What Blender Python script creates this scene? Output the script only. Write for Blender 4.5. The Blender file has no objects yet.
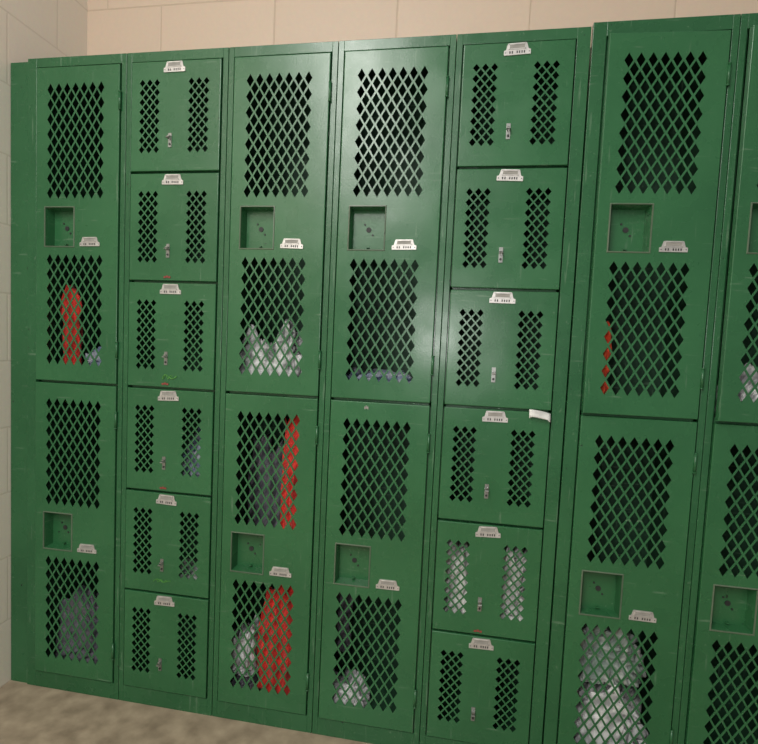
import bpy, bmesh, math, random
from mathutils import Vector, noise, Matrix
random.seed(7)
sc=bpy.context.scene
try: sc.view_settings.view_transform='Standard'
except Exception: pass
P=0.3048; W=0.2671; Z0=0.05; H=1.822; G=0.0348; D=0.33
GAP=(P-W)/2
COL=bpy.context.collection

# ------------------------------------------------------------ materials
def newmat(name):
    m=bpy.data.materials.new(name); m.use_nodes=True
    nt=m.node_tree; b=nt.nodes['Principled BSDF']; return m,nt,b
def N(nt,t,**k):
    n=nt.nodes.new(t)
    for a,v in k.items(): setattr(n,a,v)
    return n
def mix_noise(nt,b,c1,c2,scale=4,detail=4,coord='Object',lo=.35,hi=.65):
    tc=N(nt,'ShaderNodeTexCoord'); nz=N(nt,'ShaderNodeTexNoise')
    nz.inputs['Scale'].default_value=scale; nz.inputs['Detail'].default_value=detail
    nt.links.new(tc.outputs[coord],nz.inputs['Vector'])
    r=N(nt,'ShaderNodeValToRGB'); r.color_ramp.elements[0].position=lo; r.color_ramp.elements[1].position=hi
    r.color_ramp.elements[0].color=(*c1,1); r.color_ramp.elements[1].color=(*c2,1)
    nt.links.new(nz.outputs['Fac'],r.inputs['Fac']); nt.links.new(r.outputs['Color'],b.inputs['Base Color'])
    return tc,nz,r
def green(name,c1,c2,rough=.24,dent=.7,scuff=.6):
    m,nt,b=newmat(name); L=nt.links.new
    tc=N(nt,'ShaderNodeTexCoord'); oi=N(nt,'ShaderNodeObjectInfo')
    off=N(nt,'ShaderNodeVectorMath',operation='MULTIPLY_ADD')   # per-object offset of the pattern
    cmb=N(nt,'ShaderNodeCombineXYZ'); L(oi.outputs['Random'],cmb.inputs[0]); L(oi.outputs['Random'],cmb.inputs[2])
    off.inputs[1].default_value=(17,0,31); L(cmb.outputs[0],off.inputs[0]); L(tc.outputs['Object'],off.inputs[2])
    def nz(scale,detail,vec=None):
        n=N(nt,'ShaderNodeTexNoise'); n.inputs['Scale'].default_value=scale; n.inputs['Detail'].default_value=detail
        L((vec or off).outputs[0],n.inputs['Vector']); return n
    n1=nz(3.5,6)
    r=N(nt,'ShaderNodeValToRGB'); r.color_ramp.elements[0].position=.35; r.color_ramp.elements[1].position=.65
    r.color_ramp.elements[0].color=(*c1,1); r.color_ramp.elements[1].color=(*c2,1); L(n1.outputs['Fac'],r.inputs['Fac'])
    def thr(n,lo,hi):
        s=N(nt,'ShaderNodeValToRGB'); s.color_ramp.elements[0].position=lo; s.color_ramp.elements[1].position=hi; L(n.outputs['Fac'],s.inputs['Fac']); return s.outputs['Color']
    mp=N(nt,'ShaderNodeMapping'); mp.inputs['Scale'].default_value=(7,7,75); mp.inputs['Rotation'].default_value=(0,.6,0); L(off.outputs[0],mp.inputs['Vector'])
    mp2=N(nt,'ShaderNodeMapping'); mp2.inputs['Scale'].default_value=(80,80,6); mp2.inputs['Rotation'].default_value=(0,.25,0); L(off.outputs[0],mp2.inputs['Vector'])
    a=thr(nz(1.6,3,mp),.65,.72); c=thr(nz(1.4,3,mp2),.66,.73); d=thr(nz(110,3),.68,.73)
    mx0=N(nt,'ShaderNodeMath',operation='MAXIMUM'); L(a,mx0.inputs[0]); L(d,mx0.inputs[1])
    mx1=N(nt,'ShaderNodeMath',operation='MAXIMUM'); L(mx0.outputs[0],mx1.inputs[0]); L(c,mx1.inputs[1])
    mm=N(nt,'ShaderNodeMath',operation='MULTIPLY'); mm.inputs[1].default_value=scuff; L(mx1.outputs[0],mm.inputs[0])
    mx=N(nt,'ShaderNodeMix',data_type='RGBA'); mx.inputs['B'].default_value=(.11,.20,.12,1)
    L(mm.outputs[0],mx.inputs['Factor']); L(r.outputs['Color'],mx.inputs['A'])
    # a few dark chips through the paint
    chip=thr(nz(70,4),.73,.75); mc=N(nt,'ShaderNodeMix',data_type='RGBA'); mc.inputs['B'].default_value=(.012,.022,.014,1)
    L(chip,mc.inputs['Factor']); L(mx.outputs['Result'],mc.inputs['A']); L(mc.outputs['Result'],b.inputs['Base Color'])
    mr=N(nt,'ShaderNodeMapRange'); mr.inputs['To Min'].default_value=rough-.06; mr.inputs['To Max'].default_value=rough+.14
    L(nz(14,5).outputs['Fac'],mr.inputs['Value']); L(mr.outputs['Result'],b.inputs['Roughness'])
    bp=N(nt,'ShaderNodeBump'); bp.inputs['Strength'].default_value=dent; bp.inputs['Distance'].default_value=.006
    L(nz(4,2).outputs['Fac'],bp.inputs['Height'])
    bp2=N(nt,'ShaderNodeBump'); bp2.inputs['Strength'].default_value=.15; bp2.inputs['Distance'].default_value=.001
    L(nz(220,2).outputs['Fac'],bp2.inputs['Height']); L(bp.outputs['Normal'],bp2.inputs['Normal']); L(bp2.outputs['Normal'],b.inputs['Normal'])
    return m
M_DOOR=green('green_enamel_door',(.021,.108,.039),(.029,.132,.049))
M_FRAME=green('green_enamel_frame',(.018,.096,.035),(.025,.118,.044))
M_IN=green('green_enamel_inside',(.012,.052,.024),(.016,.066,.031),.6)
M_CUPRIM=green('worn_cup_rim',(.085,.125,.080),(.12,.16,.105),.3,.2)
def plain(name,c,rough=.5,metal=0):
    m,nt,b=newmat(name); 
    mix_noise(nt,b,tuple(x*.8 for x in c),c,scale=60)
    b.inputs['Roughness'].default_value=rough; b.inputs['Metallic'].default_value=metal; return m
M_ALU=plain('brushed_aluminium',(.62,.60,.57),.38,.55)
M_DARK=plain('dark_print_hole_shade',(.02,.02,.02),.6)
M_STEEL=plain('steel',(.34,.35,.33),.35,.8)
M_LABEL=plain('label_card',(.30,.29,.26),.7)
M_REDMARK=plain('red_sticker',(.30,.05,.04),.6)
M_CHALK=plain('chalk_scribble',(.10,.33,.06),.8)
def cloth(name,c,c2=None,scale=60,rough=.9):
    m,nt,b=newmat(name); tc,nz,r=mix_noise(nt,b,c,c2 or tuple(x*.7 for x in c),scale=scale,detail=3,lo=.42,hi=.60)
    b.inputs['Roughness'].default_value=rough
    b.inputs['Sheen Weight'].default_value=.15
    return m
def blockwall(name,axes,c,mort,bs=.35):
    m,nt,b=newmat(name)
    tc=N(nt,'ShaderNodeTexCoord'); sp=N(nt,'ShaderNodeSeparateXYZ'); cb=N(nt,'ShaderNodeCombineXYZ')
    nt.links.new(tc.outputs['Object'],sp.inputs[0])
    nt.links.new(sp.outputs[axes[0]],cb.inputs[0]); nt.links.new(sp.outputs[axes[1]],cb.inputs[1])
    br=N(nt,'ShaderNodeTexBrick'); br.inputs['Scale'].default_value=1; br.inputs['Brick Width'].default_value=.406
    br.inputs['Row Height'].default_value=.203; br.inputs['Mortar Size'].default_value=.004; br.inputs['Mortar Smooth'].default_value=.8
    br.inputs['Color1'].default_value=(*c,1); br.inputs['Color2'].default_value=(*[x*.97 for x in c],1); br.inputs['Mortar'].default_value=(*mort,1)
    nt.links.new(cb.outputs[0],br.inputs['Vector'])
    nz=N(nt,'ShaderNodeTexNoise'); nz.inputs['Scale'].default_value=90; nz.inputs['Detail'].default_value=4
    nt.links.new(tc.outputs['Object'],nz.inputs['Vector'])
    mx=N(nt,'ShaderNodeMix',data_type='RGBA',blend_type='MULTIPLY'); mx.inputs['Factor'].default_value=.10
    nt.links.new(br.outputs['Color'],mx.inputs['A']); nt.links.new(nz.outputs['Color'],mx.inputs['B'])
    nt.links.new(mx.outputs['Result'],b.inputs['Base Color'])
    ad=N(nt,'ShaderNodeMath',operation='MULTIPLY_ADD'); ad.inputs[1].default_value=-1.0
    nt.links.new(br.outputs['Fac'],ad.inputs[0]); 
    m2=N(nt,'ShaderNodeMath',operation='MULTIPLY'); m2.inputs[1].default_value=.25
    nt.links.new(nz.outputs['Fac'],m2.inputs[0]); nt.links.new(m2.outputs[0],ad.inputs[2])
    bp=N(nt,'ShaderNodeBump'); bp.inputs['Strength'].default_value=bs; bp.inputs['Distance'].default_value=.003
    nt.links.new(ad.outputs[0],bp.inputs['Height']); nt.links.new(bp.outputs['Normal'],b.inputs['Normal'])
    b.inputs['Roughness'].default_value=.5
    return m
M_WB=blockwall('painted_block_back',(0,2),(.72,.565,.43),(.60,.46,.34))
M_WL=blockwall('painted_block_side',(1,2),(.86,.78,.66),(.74,.66,.55),.15)
M_FLOOR,nt,b=newmat('concrete_floor'); mix_noise(nt,b,(.22,.17,.115),(.42,.335,.235),scale=16,detail=10,lo=.3,hi=.7); b.inputs['Roughness'].default_value=.45

# ------------------------------------------------------------ helpers
def box(bm,x0,x1,y0,y1,z0,z1,mi=0):
    vs=[bm.verts.new((x,y,z)) for x in(x0,x1) for y in(y0,y1) for z in(z0,z1)]
    for f in((0,1,3,2),(4,6,7,5),(0,4,5,1),(2,3,7,6),(0,2,6,4),(1,5,7,3)):
        bm.faces.new([vs[i] for i in f]).material_index=mi
def mesh(name,bm,mats,smooth=False):
    bmesh.ops.recalc_face_normals(bm,faces=bm.faces[:])
    me=bpy.data.meshes.new(name); bm.to_mesh(me); bm.free()
    for m in mats: me.materials.append(m)
    if smooth:
        for p in me.polygons: p.use_smooth=True
    return me
def obj(name,me,parent=None,loc=(0,0,0)):
    o=bpy.data.objects.new(name,me); COL.objects.link(o); o.location=loc
    if parent: o.parent=parent
    return o
def cyl(bm,c,r,h,axis='Z',seg=14,mi=0,r2=None):
    rot=Matrix.Identity(4)
    if axis=='Y': rot=Matrix.Rotation(math.pi/2,4,'X')
    if axis=='X': rot=Matrix.Rotation(math.pi/2,4,'Y')
    res=bmesh.ops.create_cone(bm,cap_ends=True,segments=seg,radius1=r,radius2=r if r2 is None else r2,depth=h,matrix=Matrix.Translation(c)@rot)
    for v in res['verts']:
        for f in v.link_faces: f.material_index=mi
def vent(bm,x0,x1,z0,z1,m,n,sx,sz):
    """staggered diamond perforation filling the rectangle, faces at y=0"""
    px=(x1-x0)/m; pz=(z1-z0)/n
    V=lambda x,z: bm.verts.new((x,0,z))
    def F(*p): bm.faces.new([V(*q) for q in p])
    def tile(cx,cz):
        o=[(cx-px/2,cz),(cx,cz+pz/2),(cx+px/2,cz),(cx,cz-pz/2)]
        i=[(cx-px/2*sx,cz),(cx,cz+pz/2*sz),(cx+px/2*sx,cz),(cx,cz-pz/2*sz)]
        for k in range(4): F(o[k],o[(k+1)%4],i[(k+1)%4],i[k])
    for j in range(n):
        cz=z1-pz*(j+.5)
        for i in range(m): tile(x0+px*(i+.5),cz)
        if j<n-1:
            for i in range(m-1): tile(x0+px*(i+1),cz-pz/2)
            F((x0,cz),(x0,cz-pz),(x0+px/2,cz-pz/2)); F((x1,cz),(x1,cz-pz),(x1-px/2,cz-pz/2))
    for zz,s in((z1,-1),(z0,1)):
        F((x0,zz),(x0+px/2,zz),(x0,zz+s*pz/2)); F((x1,zz),(x1-px/2,zz),(x1,zz+s*pz/2))
        for i in range(m-1): F((x0+px*(i+.5),zz),(x0+px*(i+1.5),zz),(x0+px*(i+1),zz+s*pz/2))
def panel(bm,x0,x1,z0,z1,openings):
    xs=sorted({x0,x1,*[o[0] for o in openings],*[o[1] for o in openings]})
    zs=sorted({z0,z1,*[o[2] for o in openings],*[o[3] for o in openings]})
    for a,b_ in zip(xs,xs[1:]):
        for c,d in zip(zs,zs[1:]):
            mx,mz=(a+b_)/2,(c+d)/2
            if any(o[0]<mx<o[1] and o[2]<mz<o[3] for o in openings): continue
            bm.faces.new([bm.verts.new(p) for p in((a,0,c),(b_,0,c),(b_,0,d),(a,0,d))])
def sheet_door(name,w,h,vents,cup=None):
    bm=bmesh.new(); R=.0022
    ops=[v[:4] for v in vents]+([cup] if cup else [])
    panel(bm,R,w-R,R,h-R,ops)
    for v in vents: vent(bm,*v)
    bmesh.ops.remove_doubles(bm,verts=bm.verts[:],dist=1e-5)
    fr=bm.faces[:]
    for f in fr:
        f.normal_update()
        if f.normal.y>0: f.normal_flip()
    dup=bmesh.ops.extrude_face_region(bm,geom=fr)
    for g in dup['geom']:
        if isinstance(g,bmesh.types.BMVert): g.co.y+=.0016
    prof=[(R,0.0)]+[(R-R*math.sin(a),R-R*math.cos(a)) for a in (math.pi/8,math.pi/4,3*math.pi/8,math.pi/2)]+[(0,.016),(.0014,.016),(.0014,.004)]
    rings=[[bm.verts.new(p) for p in((i,y,i),(w-i,y,i),(w-i,y,h-i),(i,y,h-i))] for i,y in prof]
    for a,b_ in zip(rings,rings[1:]):
        for k in range(4): bm.faces.new([a[k],a[(k+1)%4],b_[(k+1)%4],b_[k]])
    return bm
HT=H/2-.0070; HB=H/6-.0065
fx=lambda f:f*W
fz=lambda f,h:h*(1-f)
cupr=(fx(.115),fx(.47),fz(.562,HT),fz(.438,HT))
bm=sheet_door('tall',W,HT,[(fx(.125),fx(.835),fz(.416,HT),fz(.046,HT),7,8,.76,.82),(fx(.125),fx(.835),fz(.951,HT),fz(.583,HT),7,8,.76,.82)],cupr)
ME_TALL=mesh('tall_perforated_door',bm,[M_DOOR])
bm=sheet_door('boxd',W,HB,[(fx(.085),fx(.335),fz(.845,HB),fz(.150,HB),3,8,.76,.78),(fx(.635),fx(.885),fz(.845,HB),fz(.150,HB),3,8,.76,.78)])
ME_BOX=mesh('box_perforated_door',bm,[M_DOOR])
bm=bmesh.new(); x0,x1,z0,z1=cupr; dp=.034; i=.005; L=.0030
def ring(o,y): return [bm.verts.new(p) for p in((x0-o,y,z0-o),(x1+o,y,z0-o),(x1+o,y,z1+o),(x0-o,y,z1+o))]
rg=[ring(L,-.0002),ring(L*.6,-.0018),ring(0,-.0020),ring(-.001,.0005),ring(-i,dp)]
for q,(a,b_) in enumerate(zip(rg,rg[1:])):
    for k in range(4): bm.faces.new([a[k],a[(k+1)%4],b_[(k+1)%4],b_[k]]).material_index=3 if q<3 else 0
bm.faces.new(rg[-1])
cx=(x0+x1)/2; cz=(z0+z1)/2+.002
cyl(bm,(cx,dp-.001,cz),.0068,.002,'Y',16,1)  # dark disc, shade of the latch hole put in as colour
for dx,dz in((-.011,.014),(.011,-.014)): cyl(bm,(cx+dx,dp-.001,cz+dz),.0026,.002,'Y',10,1)  # two small holes, their shade also painted as dark discs
box(bm,cx-.004,cx+.004,dp-.010,dp-.0005,z0+.009,z0+.0115,0)
ME_CUP=mesh('latch_cup',bm,[M_DOOR,M_DARK,M_STEEL,M_CUPRIM])
def plate(w,h):
    bm=bmesh.new()
    sh=[(-.5,0),(.5,0),(.5,.40),(.42,.46),(.36,.95),(.33,1),(-.33,1),(-.36,.95),(-.42,.46),(-.5,.40)]
    f=bm.faces.new([bm.verts.new((a*w,-.0028,b_*h)) for a,b_ in sh])
    e=bmesh.ops.extrude_face_region(bm,geom=[f])
    for g in e['geom']:
        if isinstance(g,bmesh.types.BMVert): g.co.y=-.0002
    box(bm,-w*.29,w*.29,-.0031,-.0027,h*.52,h*.86,1)
    for a,b_,c,d in((-.31,.31,.86,.92),(-.31,.31,.46,.52),(-.31,-.28,.46,.92),(.28,.31,.46,.92)): box(bm,a*w,b_*w,-.0042,-.0027,c*h,d*h,0)
    for q in range(7):
        if q==2: continue
        x=-w*.30+q*w*.09; box(bm,x,x+w*.045,-.0031,-.0027,h*.12,h*.33,2)
    cyl(bm,(-w*.44,-.003,h*.22),.0012,.001,'Y',8,2); cyl(bm,(w*.44,-.003,h*.22),.0012,.001,'Y',8,2)
    return bm
ME_PL=mesh('number_plate',plate(.064,.026),[M_ALU,M_LABEL,M_DARK])
ME_PS=mesh('number_plate_small',plate(.064,.028),[M_ALU,M_LABEL,M_DARK])
bm=bmesh.new(); cyl(bm,(0,0,0),.0036,.046,'Z',12); cyl(bm,(0,0,.024),.0042,.003,'Z',12); cyl(bm,(0,0,-.024),.0042,.003,'Z',12)
ME_HINGE=mesh('hinge',bm,[M_FRAME],True)
bm=bmesh.new(); box(bm,-.005,.005,-.002,0,-.019,.019,0)
for s in(-1,1): cyl(bm,(s*.0032,-.008,.004),.0018,.015,'Y',8,0)
cyl(bm,(0,-.0155,.004),.0018,.0085,'X',8,0); cyl(bm,(0,-.003,-.011),.003,.002,'Y',10,1); box(bm,-.004,.004,-.011,-.002,.008,.0105,0)
ME_HASP=mesh('padlock_hasp',bm,[M_STEEL,M_DARK])

# ------------------------------------------------------------ lockers
def colx(k): return k*P+(G if k>4 else 0)
def locker(k,kind,y=0,topx=.026,extl=0,extr=0,ajar=None):
    X=colx(k)
    nm='double_tier_locker' if kind=='tall' else 'six_tier_box_locker'
    e=bpy.data.objects.new(nm,None); COL.objects.link(e); e.location=(X,y,0); e.empty_display_size=.1
    n=2 if kind=='tall' else 6
    zt=Z0+H; top=zt+topx
    e_=.0008; xl=e_-extl; xr=P-e_+extr; s=GAP-.0032
    fy=.0045
    bm=bmesh.new()
    box(bm,xl,s,fy,.022,0,top); box(bm,P-s,xr,fy,.022,0,top)
    box(bm,s,P-s,fy,.022,zt-.0002,top); box(bm,s,P-s,fy,.022,0,Z0+.0002)
    for j in range(1,n):
        z=Z0+H*j/n; box(bm,s,P-s,.0185,.030,z-.009,z+.009)
    box(bm,s,s+.008,.0185,.020,Z0,zt); box(bm,P-s-.008,P-s,.0185,.020,Z0,zt)
    fo=obj('frame',mesh('frame',bm,[M_FRAME]),e)
    md=fo.modifiers.new('b','BEVEL'); md.width=.0014; md.segments=2; md.limit_method='ANGLE'
    bm=bmesh.new(); t=.0012
    box(bm,e_,t+e_,.022,D,.004,top); box(bm,P-t-e_,P-e_,.022,D,.004,top)
    box(bm,e_,P-e_,D-t,D,.004,top); box(bm,e_,P-e_,.022,D,top-t,top); box(bm,e_,P-e_,.022,D,Z0-.012,Z0-.010)
    for j in range(1,n):
        z=Z0+H*j/n; box(bm,t,P-t,.03,D-t,z-.001,z+.001)
    if kind=='tall':
        for j in range(2):
            z=Z0+H/2*(j+1)-.06
            for xx in(P*.35,P*.65):
                cyl(bm,(xx,D-.012,z),.003,.022,'Y',8); cyl(bm,(xx,D-.022,z+.010),.003,.02,'Z',8)
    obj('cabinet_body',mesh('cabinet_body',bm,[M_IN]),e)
    for j in range(n):
        h=HT if n==2 else HB
        z=zt-H/n*(j+1)+(H/n-h)/2
        hg=bpy.data.objects.new('door_pivot',None); COL.objects.link(hg); hg.parent=e; hg.location=(GAP+W,0,z); hg.empty_display_size=.02
        a=random.uniform(0,.4)
        if ajar and j in ajar: a=ajar[j]
        hg.rotation_euler=(0,0,math.radians(a))
        d=obj('door',ME_TALL if n==2 else ME_BOX,hg,(-W,0,0))
        if n==2:
            obj('latch_cup',ME_CUP,d)
            p=obj('number_plate',ME_PL,d,(fx(.67),0,fz(.561,h))); p.rotation_euler=(0,random.uniform(-.02,.02),0)
            for q in(.11,.89): obj('hinge',ME_HINGE,hg,(.0015,-.001,fz(q,h)))
        else:
            p=obj('number_plate',ME_PS,d,(fx(.49),0,fz(.105,h))); p.rotation_euler=(0,random.uniform(-.05,.05),0)
            obj('padlock_hasp',ME_HASP,d,(fx(.45),0,fz(.72,h)))
    return e
T='tall'; Bx='box'
lk={}
lk[0]=locker(0,T,extl=.014)
lk[1]=locker(1,Bx); lk[2]=locker(2,T); lk[3]=locker(3,T)
lk[4]=locker(4,Bx,extr=G/2-.001)
lk[5]=locker(5,T,y=-.004,topx=.033,extl=G/2-.001,ajar={0:3.0})
lk[6]=locker(6,T,y=-.004,topx=.033,ajar={0:3.5}); lk[7]=locker(7,Bx,y=-.004,topx=.033)

bm=bmesh.new(); box(bm,-.076,-.0145,.010,.013,0,Z0+H+.020); box(bm,-.076,-.074,.013,.05,0,Z0+H+.020)
obj('locker_filler_panel',mesh('locker_filler_panel',bm,[M_FRAME]))
def mark(name,k,xf,zw,w,h,mat):
    bm=bmesh.new(); 
    for q in range(3): box(bm,-w/2+q*w*.33,-w/2+q*w*.33+w*.28,-.0004,.0003,-h/2+(q%2)*h*.2,h/2-((q+1)%2)*h*.25)
    o=obj(name,mesh(name,bm,[mat]),lk[k],(GAP+W*xf,-.0020,zw))
def scrib(k,xf,zw,w,h,seed):
    cu=bpy.data.curves.new('scribble','CURVE'); cu.dimensions='3D'; cu.bevel_depth=.0008; cu.bevel_resolution=1
    sp=cu.splines.new('POLY'); n=60; sp.points.add(n-1)
    for q in range(n):
        t=q/(n-1); sp.points[q].co=((t-.5)*w+.15*w*math.sin(t*24+seed),0,h/2*math.sin(t*31+seed)*(1-.5*t),1)
    cu.materials.append(M_CHALK); o=bpy.data.objects.new('scribble',cu); COL.objects.link(o); o.parent=lk[k]; o.location=(GAP+W*xf,-.0022,zw)
def zb(j,f): return Z0+H-H/6*(j+f)
for k,j in((1,2),(1,3),(4,4),(1,1)): mark('sticker',k,.45,zb(j,.955),.022,.007,M_REDMARK)
scrib(1,.50,zb(2,.89),.045,.014,1); scrib(1,.45,zb(4,.87),.045,.010,3)
mark('sticker',3,.37,Z0+H/2-.018,.012,.010,M_LABEL)

# ------------------------------------------------------------ contents
def crumple(name,x0,x1,y0,y1,z0,h,mat,seed=0,amp=.16,cells=3.0):
    """heaped, creased cloth: boxy heap with sharp folds and separate lobes"""
    bm=bmesh.new(); bmesh.ops.create_icosphere(bm,subdivisions=6,radius=1)
    o=Vector((seed*7.3+.5,seed*3.1,seed*1.7))
    asp=Vector(((x1-x0),(y1-y0),h)); asp/=max(asp)
    for v in bm.verts:
        d=v.co.normalized()
        q=Vector([math.copysign(abs(c)**.72,c) for c in d])
        w_=Vector((d.x*asp.x,d.y*asp.y,d.z*asp.z))
        warp=w_+.35*noise.noise_vector(w_*2.2+o)
        vo=noise.voronoi(warp*cells+o)[0]
        ridge=vo[1]-vo[0]
        r=1+amp*2.2*noise.noise(w_*1.7+o)-amp*1.6*math.exp(-ridge*9)+amp*.55*(1-2*abs(noise.noise(warp*6+o)))
        v.co=q*r
    for v in bm.verts:
        zf=(v.co.z+1)/2
        lim=.72+.40*noise.noise(Vector((v.co.x*1.9,v.co.y*1.2,seed*2.2)))+.1
        z=max(0,(zf-.2)/.8)*lim
        x=max(-1.08,min(1.08,v.co.x*(1.0-.22*max(0,zf-.3)))); y=max(-1.05,min(1.05,v.co.y))
        v.co=Vector(((x0+x1)/2+x*(x1-x0)/2,(y0+y1)/2+y*(y1-y0)/2,z0+z*h))
    bmesh.ops.smooth_vert(bm,verts=bm.verts[:],factor=.3,use_axis_x=True,use_axis_y=True,use_axis_z=True)
    return obj(name,mesh(name,bm,[mat],True))
def drape(name,x0,x1,y,z0,z1,mat,seed=0,amp=.018,folds=5,taper=.75):
    bm=bmesh.new(); nx,nz=44,40; g=[]
    cx=(x0+x1)/2
    for side in(0,1):
        rows=[]
        for j in range(nz+1):
            t=j/nz; row=[]
            wsc=taper+(1-taper)*min(1,t*2.2)
            for i in range(nx+1):
                u=i/nx; x=cx+(u-.5)*(x1-x0)*wsc
                f=math.sin(u*folds*6.28+1.5*noise.noise(Vector((u*3,t*2,seed))))*amp*(.4+.6*t)+.012*noise.noise(Vector((u*5,t*9,seed)))
                bulge=(.010+.012*math.sin(math.pi*u))*(1 if side else -1)*math.sin(math.pi*u)
                top=.06*noise.noise(Vector((u*2.5,seed*1.3,1)))*(1-t)
                zz=z1-(z1-z0)*t+top+(0.010*abs(noise.noise(Vector((u*4,seed,0)))) if j==nz else 0)
                x+=.016*noise.noise(Vector((u*2,t*4,seed+5)))
                row.append(bm.verts.new((x,y+f+bulge,zz)))
            rows.append(row)
        g.append(rows)
    for rows in g:
        for j in range(nz):
            for i in range(nx): bm.faces.new([rows[j][i],rows[j][i+1],rows[j+1][i+1],rows[j+1][i]])
    for i in range(nx):
        for j in(0,nz): bm.faces.new([g[0][j][i],g[0][j][i+1],g[1][j][i+1],g[1][j][i]])
    bmesh.ops.remove_doubles(bm,verts=bm.verts[:],dist=1e-4)
    return obj(name,mesh(name,bm,[mat],True))
C_RED=cloth('red_fabric',(.78,.045,.03)); C_GREY=cloth('grey_fabric',(.17,.165,.19),(.09,.09,.11),20); C_WHITE=cloth('white_fabric',(.95,.95,.93),(.42,.43,.43),22)
C_BLUE=cloth('blue_grey_fabric',(.14,.19,.30),(.40,.43,.48),40); C_TEAL=cloth('teal_fabric',(.03,.26,.36))
C_PLAS=cloth('pale_plastic',(.78,.79,.78),(.18,.20,.19),30,.45); C_OR=cloth('orange_fabric',(.90,.10,.03))
C_SAGE=cloth('sage_fabric',(.26,.33,.29),(.52,.56,.52),26); C_PAPER=cloth('paper',(.88,.88,.84),(.50,.50,.48),16)
def X(k,f): return colx(k)+GAP+W*f
ZS=Z0+H/2+.002
ZB_=Z0-.009
def sb(j): return Z0+H-H/6*(j+1)+.0015
drape('red_towel',X(0,.08),X(0,.33),.085,ZS+.003,ZS+.26,C_RED,1,.012,3,.9)
crumple('grey_sweatshirt',X(0,.30),X(0,.90),.07,.20,ZS+.001,.14,C_BLUE,2)
crumple('purple_grey_sweatshirt',X(0,.0),X(0,.88),.06,.25,ZB_,.27,C_GREY,3)
crumple('teal_cloth_bag',X(1,.02),X(1,.40),.05,.2,sb(1),.08,C_TEAL,4)
crumple('plaid_shirt',X(1,.48),X(1,.98),.045,.2,sb(3),.19,C_BLUE,5)
crumple('folded_grey_cloth',X(1,.4),X(1,.95),.05,.2,sb(4),.06,C_SAGE,15)
crumple('crumpled_plastic_bag',X(2,.0),X(2,.84),.045,.19,ZS,.21,C_PLAS,6,.22,4.0)
drape('red_jacket',X(2,.56),X(2,.88),.07,ZB_+.44,ZB_+.87,C_RED,7,.010,3,.9)
drape('grey_hanging_shirt',X(2,.05),X(2,.50),.16,ZB_+.44,ZB_+.76,C_GREY,8,.012,3,.8)
drape('red_sweatshirt',X(2,.32),X(2,.86),.085,ZB_+.003,ZB_+.36,C_RED,9,.014,4,.6)
crumple('white_grey_cloth',X(2,.0),X(2,.32),.045,.17,ZB_+.064,.15,C_PLAS,10)
crumple('dark_cloth_bundle',X(2,.0),X(2,.32),.045,.17,ZB_,.064,C_GREY,25)
crumple('blue_grey_cloth_pile',X(3,.0),X(3,.8),.05,.25,ZS,.085,C_BLUE,11)
crumple('white_towel',X(3,-.01),X(3,.46),.045,.16,ZB_,.09,C_WHITE,12,.25,4)
drape('dark_jacket',X(3,.0),X(3,.20),.16,ZB_+.13,ZB_+.36,C_GREY,13,.008,2,.9)
crumple('crumpled_paper_towel',X(4,.02),X(4,.42),.045,.2,sb(4),.25,C_PAPER,14,.2,4)
crumple('crumpled_paper_towel',X(4,.56),X(4,.98),.045,.2,sb(4),.25,C_PAPER,16,.2,4)
drape('orange_vest',X(5,.10),X(5,.26),.045,ZS+.04,ZS+.22,C_OR,17,.006,2,.9)
crumple('white_sock_pair',X(5,.03),X(5,.40),.04,.13,ZS,.055,C_WHITE,18)
crumple('sage_sweatshirt',X(5,-.02),X(5,.84),.05,.24,ZB_+.201,.19,C_SAGE,19,.25,4)
crumple('white_tshirt_pile',X(5,-.02),X(5,.92),.045,.24,ZB_,.20,C_WHITE,20,.25,4)
crumple('white_cloth',X(6,.12),X(6,.7),.04,.2,ZS,.13,C_WHITE,21)
bm=bmesh.new(); n=8; rows=[]
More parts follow.
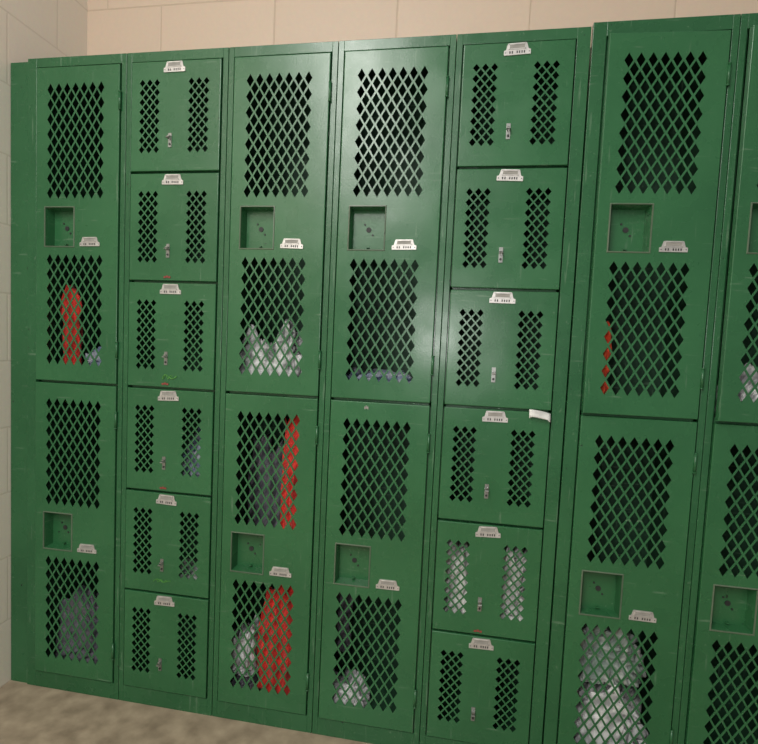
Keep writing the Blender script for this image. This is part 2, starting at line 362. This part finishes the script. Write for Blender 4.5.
for j in range(5):
    rows.append([bm.verts.new((X(4,.80)+i/n*.052,-.006-.004*math.sin(i/n*3)-j*.0012,zb(3,.0)+.004-j*.0045-(.004 if (j==4 and i in(0,n)) else 0)-.008*(i/n)*(i/n))) for i in range(n+1)])
for j in range(4):
    for i in range(n): bm.faces.new([rows[j][i],rows[j][i+1],rows[j+1][i+1],rows[j+1][i]])
po=obj('paper_slip',mesh('paper_slip',bm,[C_PAPER],True)); po.modifiers.new('s','SOLIDIFY').thickness=.0006

# ------------------------------------------------------------ room
YB=D+.02
bm=bmesh.new(); box(bm,-.078,6,YB,YB+.15,0,3.0); obj('wall_back',mesh('wall_back',bm,[M_WB]))
bm=bmesh.new(); box(bm,-.24,-.078,-4,YB+.15,0,3.0); obj('wall_left',mesh('wall_left',bm,[M_WL]))
bm=bmesh.new(); box(bm,-.24,6,-4,YB+.15,-.1,0); obj('floor',mesh('floor',bm,[M_FLOOR]))

# ------------------------------------------------------------ light
w=bpy.data.worlds.new('w'); sc.world=w; w.use_nodes=True
bg=w.node_tree.nodes['Background']; bg.inputs[0].default_value=(1,.98,.95,1); bg.inputs[1].default_value=.31
def area(name,loc,rot,sx,sy,e,c):
    l=bpy.data.lights.new(name,'AREA'); l.shape='RECTANGLE'; l.size=sx; l.size_y=sy; l.energy=e; l.color=c
    o=bpy.data.objects.new(name,l); COL.objects.link(o); o.location=loc; o.rotation_euler=rot
area('ceiling_light',(.50,-2.7,2.75),(math.radians(15),0,0),.45,2.4,84,(1,.98,.94))
fl=bpy.data.lights.new('camera_flash','POINT'); fl.energy=17; fl.shadow_soft_size=.03; fl.color=(1,.98,.96)
fo=bpy.data.objects.new('camera_flash',fl); COL.objects.link(fo); fo.location=(1.18,-1.5,1.19)

# ------------------------------------------------------------ camera
cam=bpy.data.cameras.new('camera'); co=bpy.data.objects.new('camera',cam); COL.objects.link(co)
co.location=(1.282,-1.476,1.103); co.rotation_euler=(1.5,-.04337,.185)
cam.sensor_width=36; cam.sensor_fit='HORIZONTAL'; cam.lens=560/758*36; cam.shift_x=19.38/758; cam.shift_y=15.02/758
cam.clip_start=.02
sc.camera=co
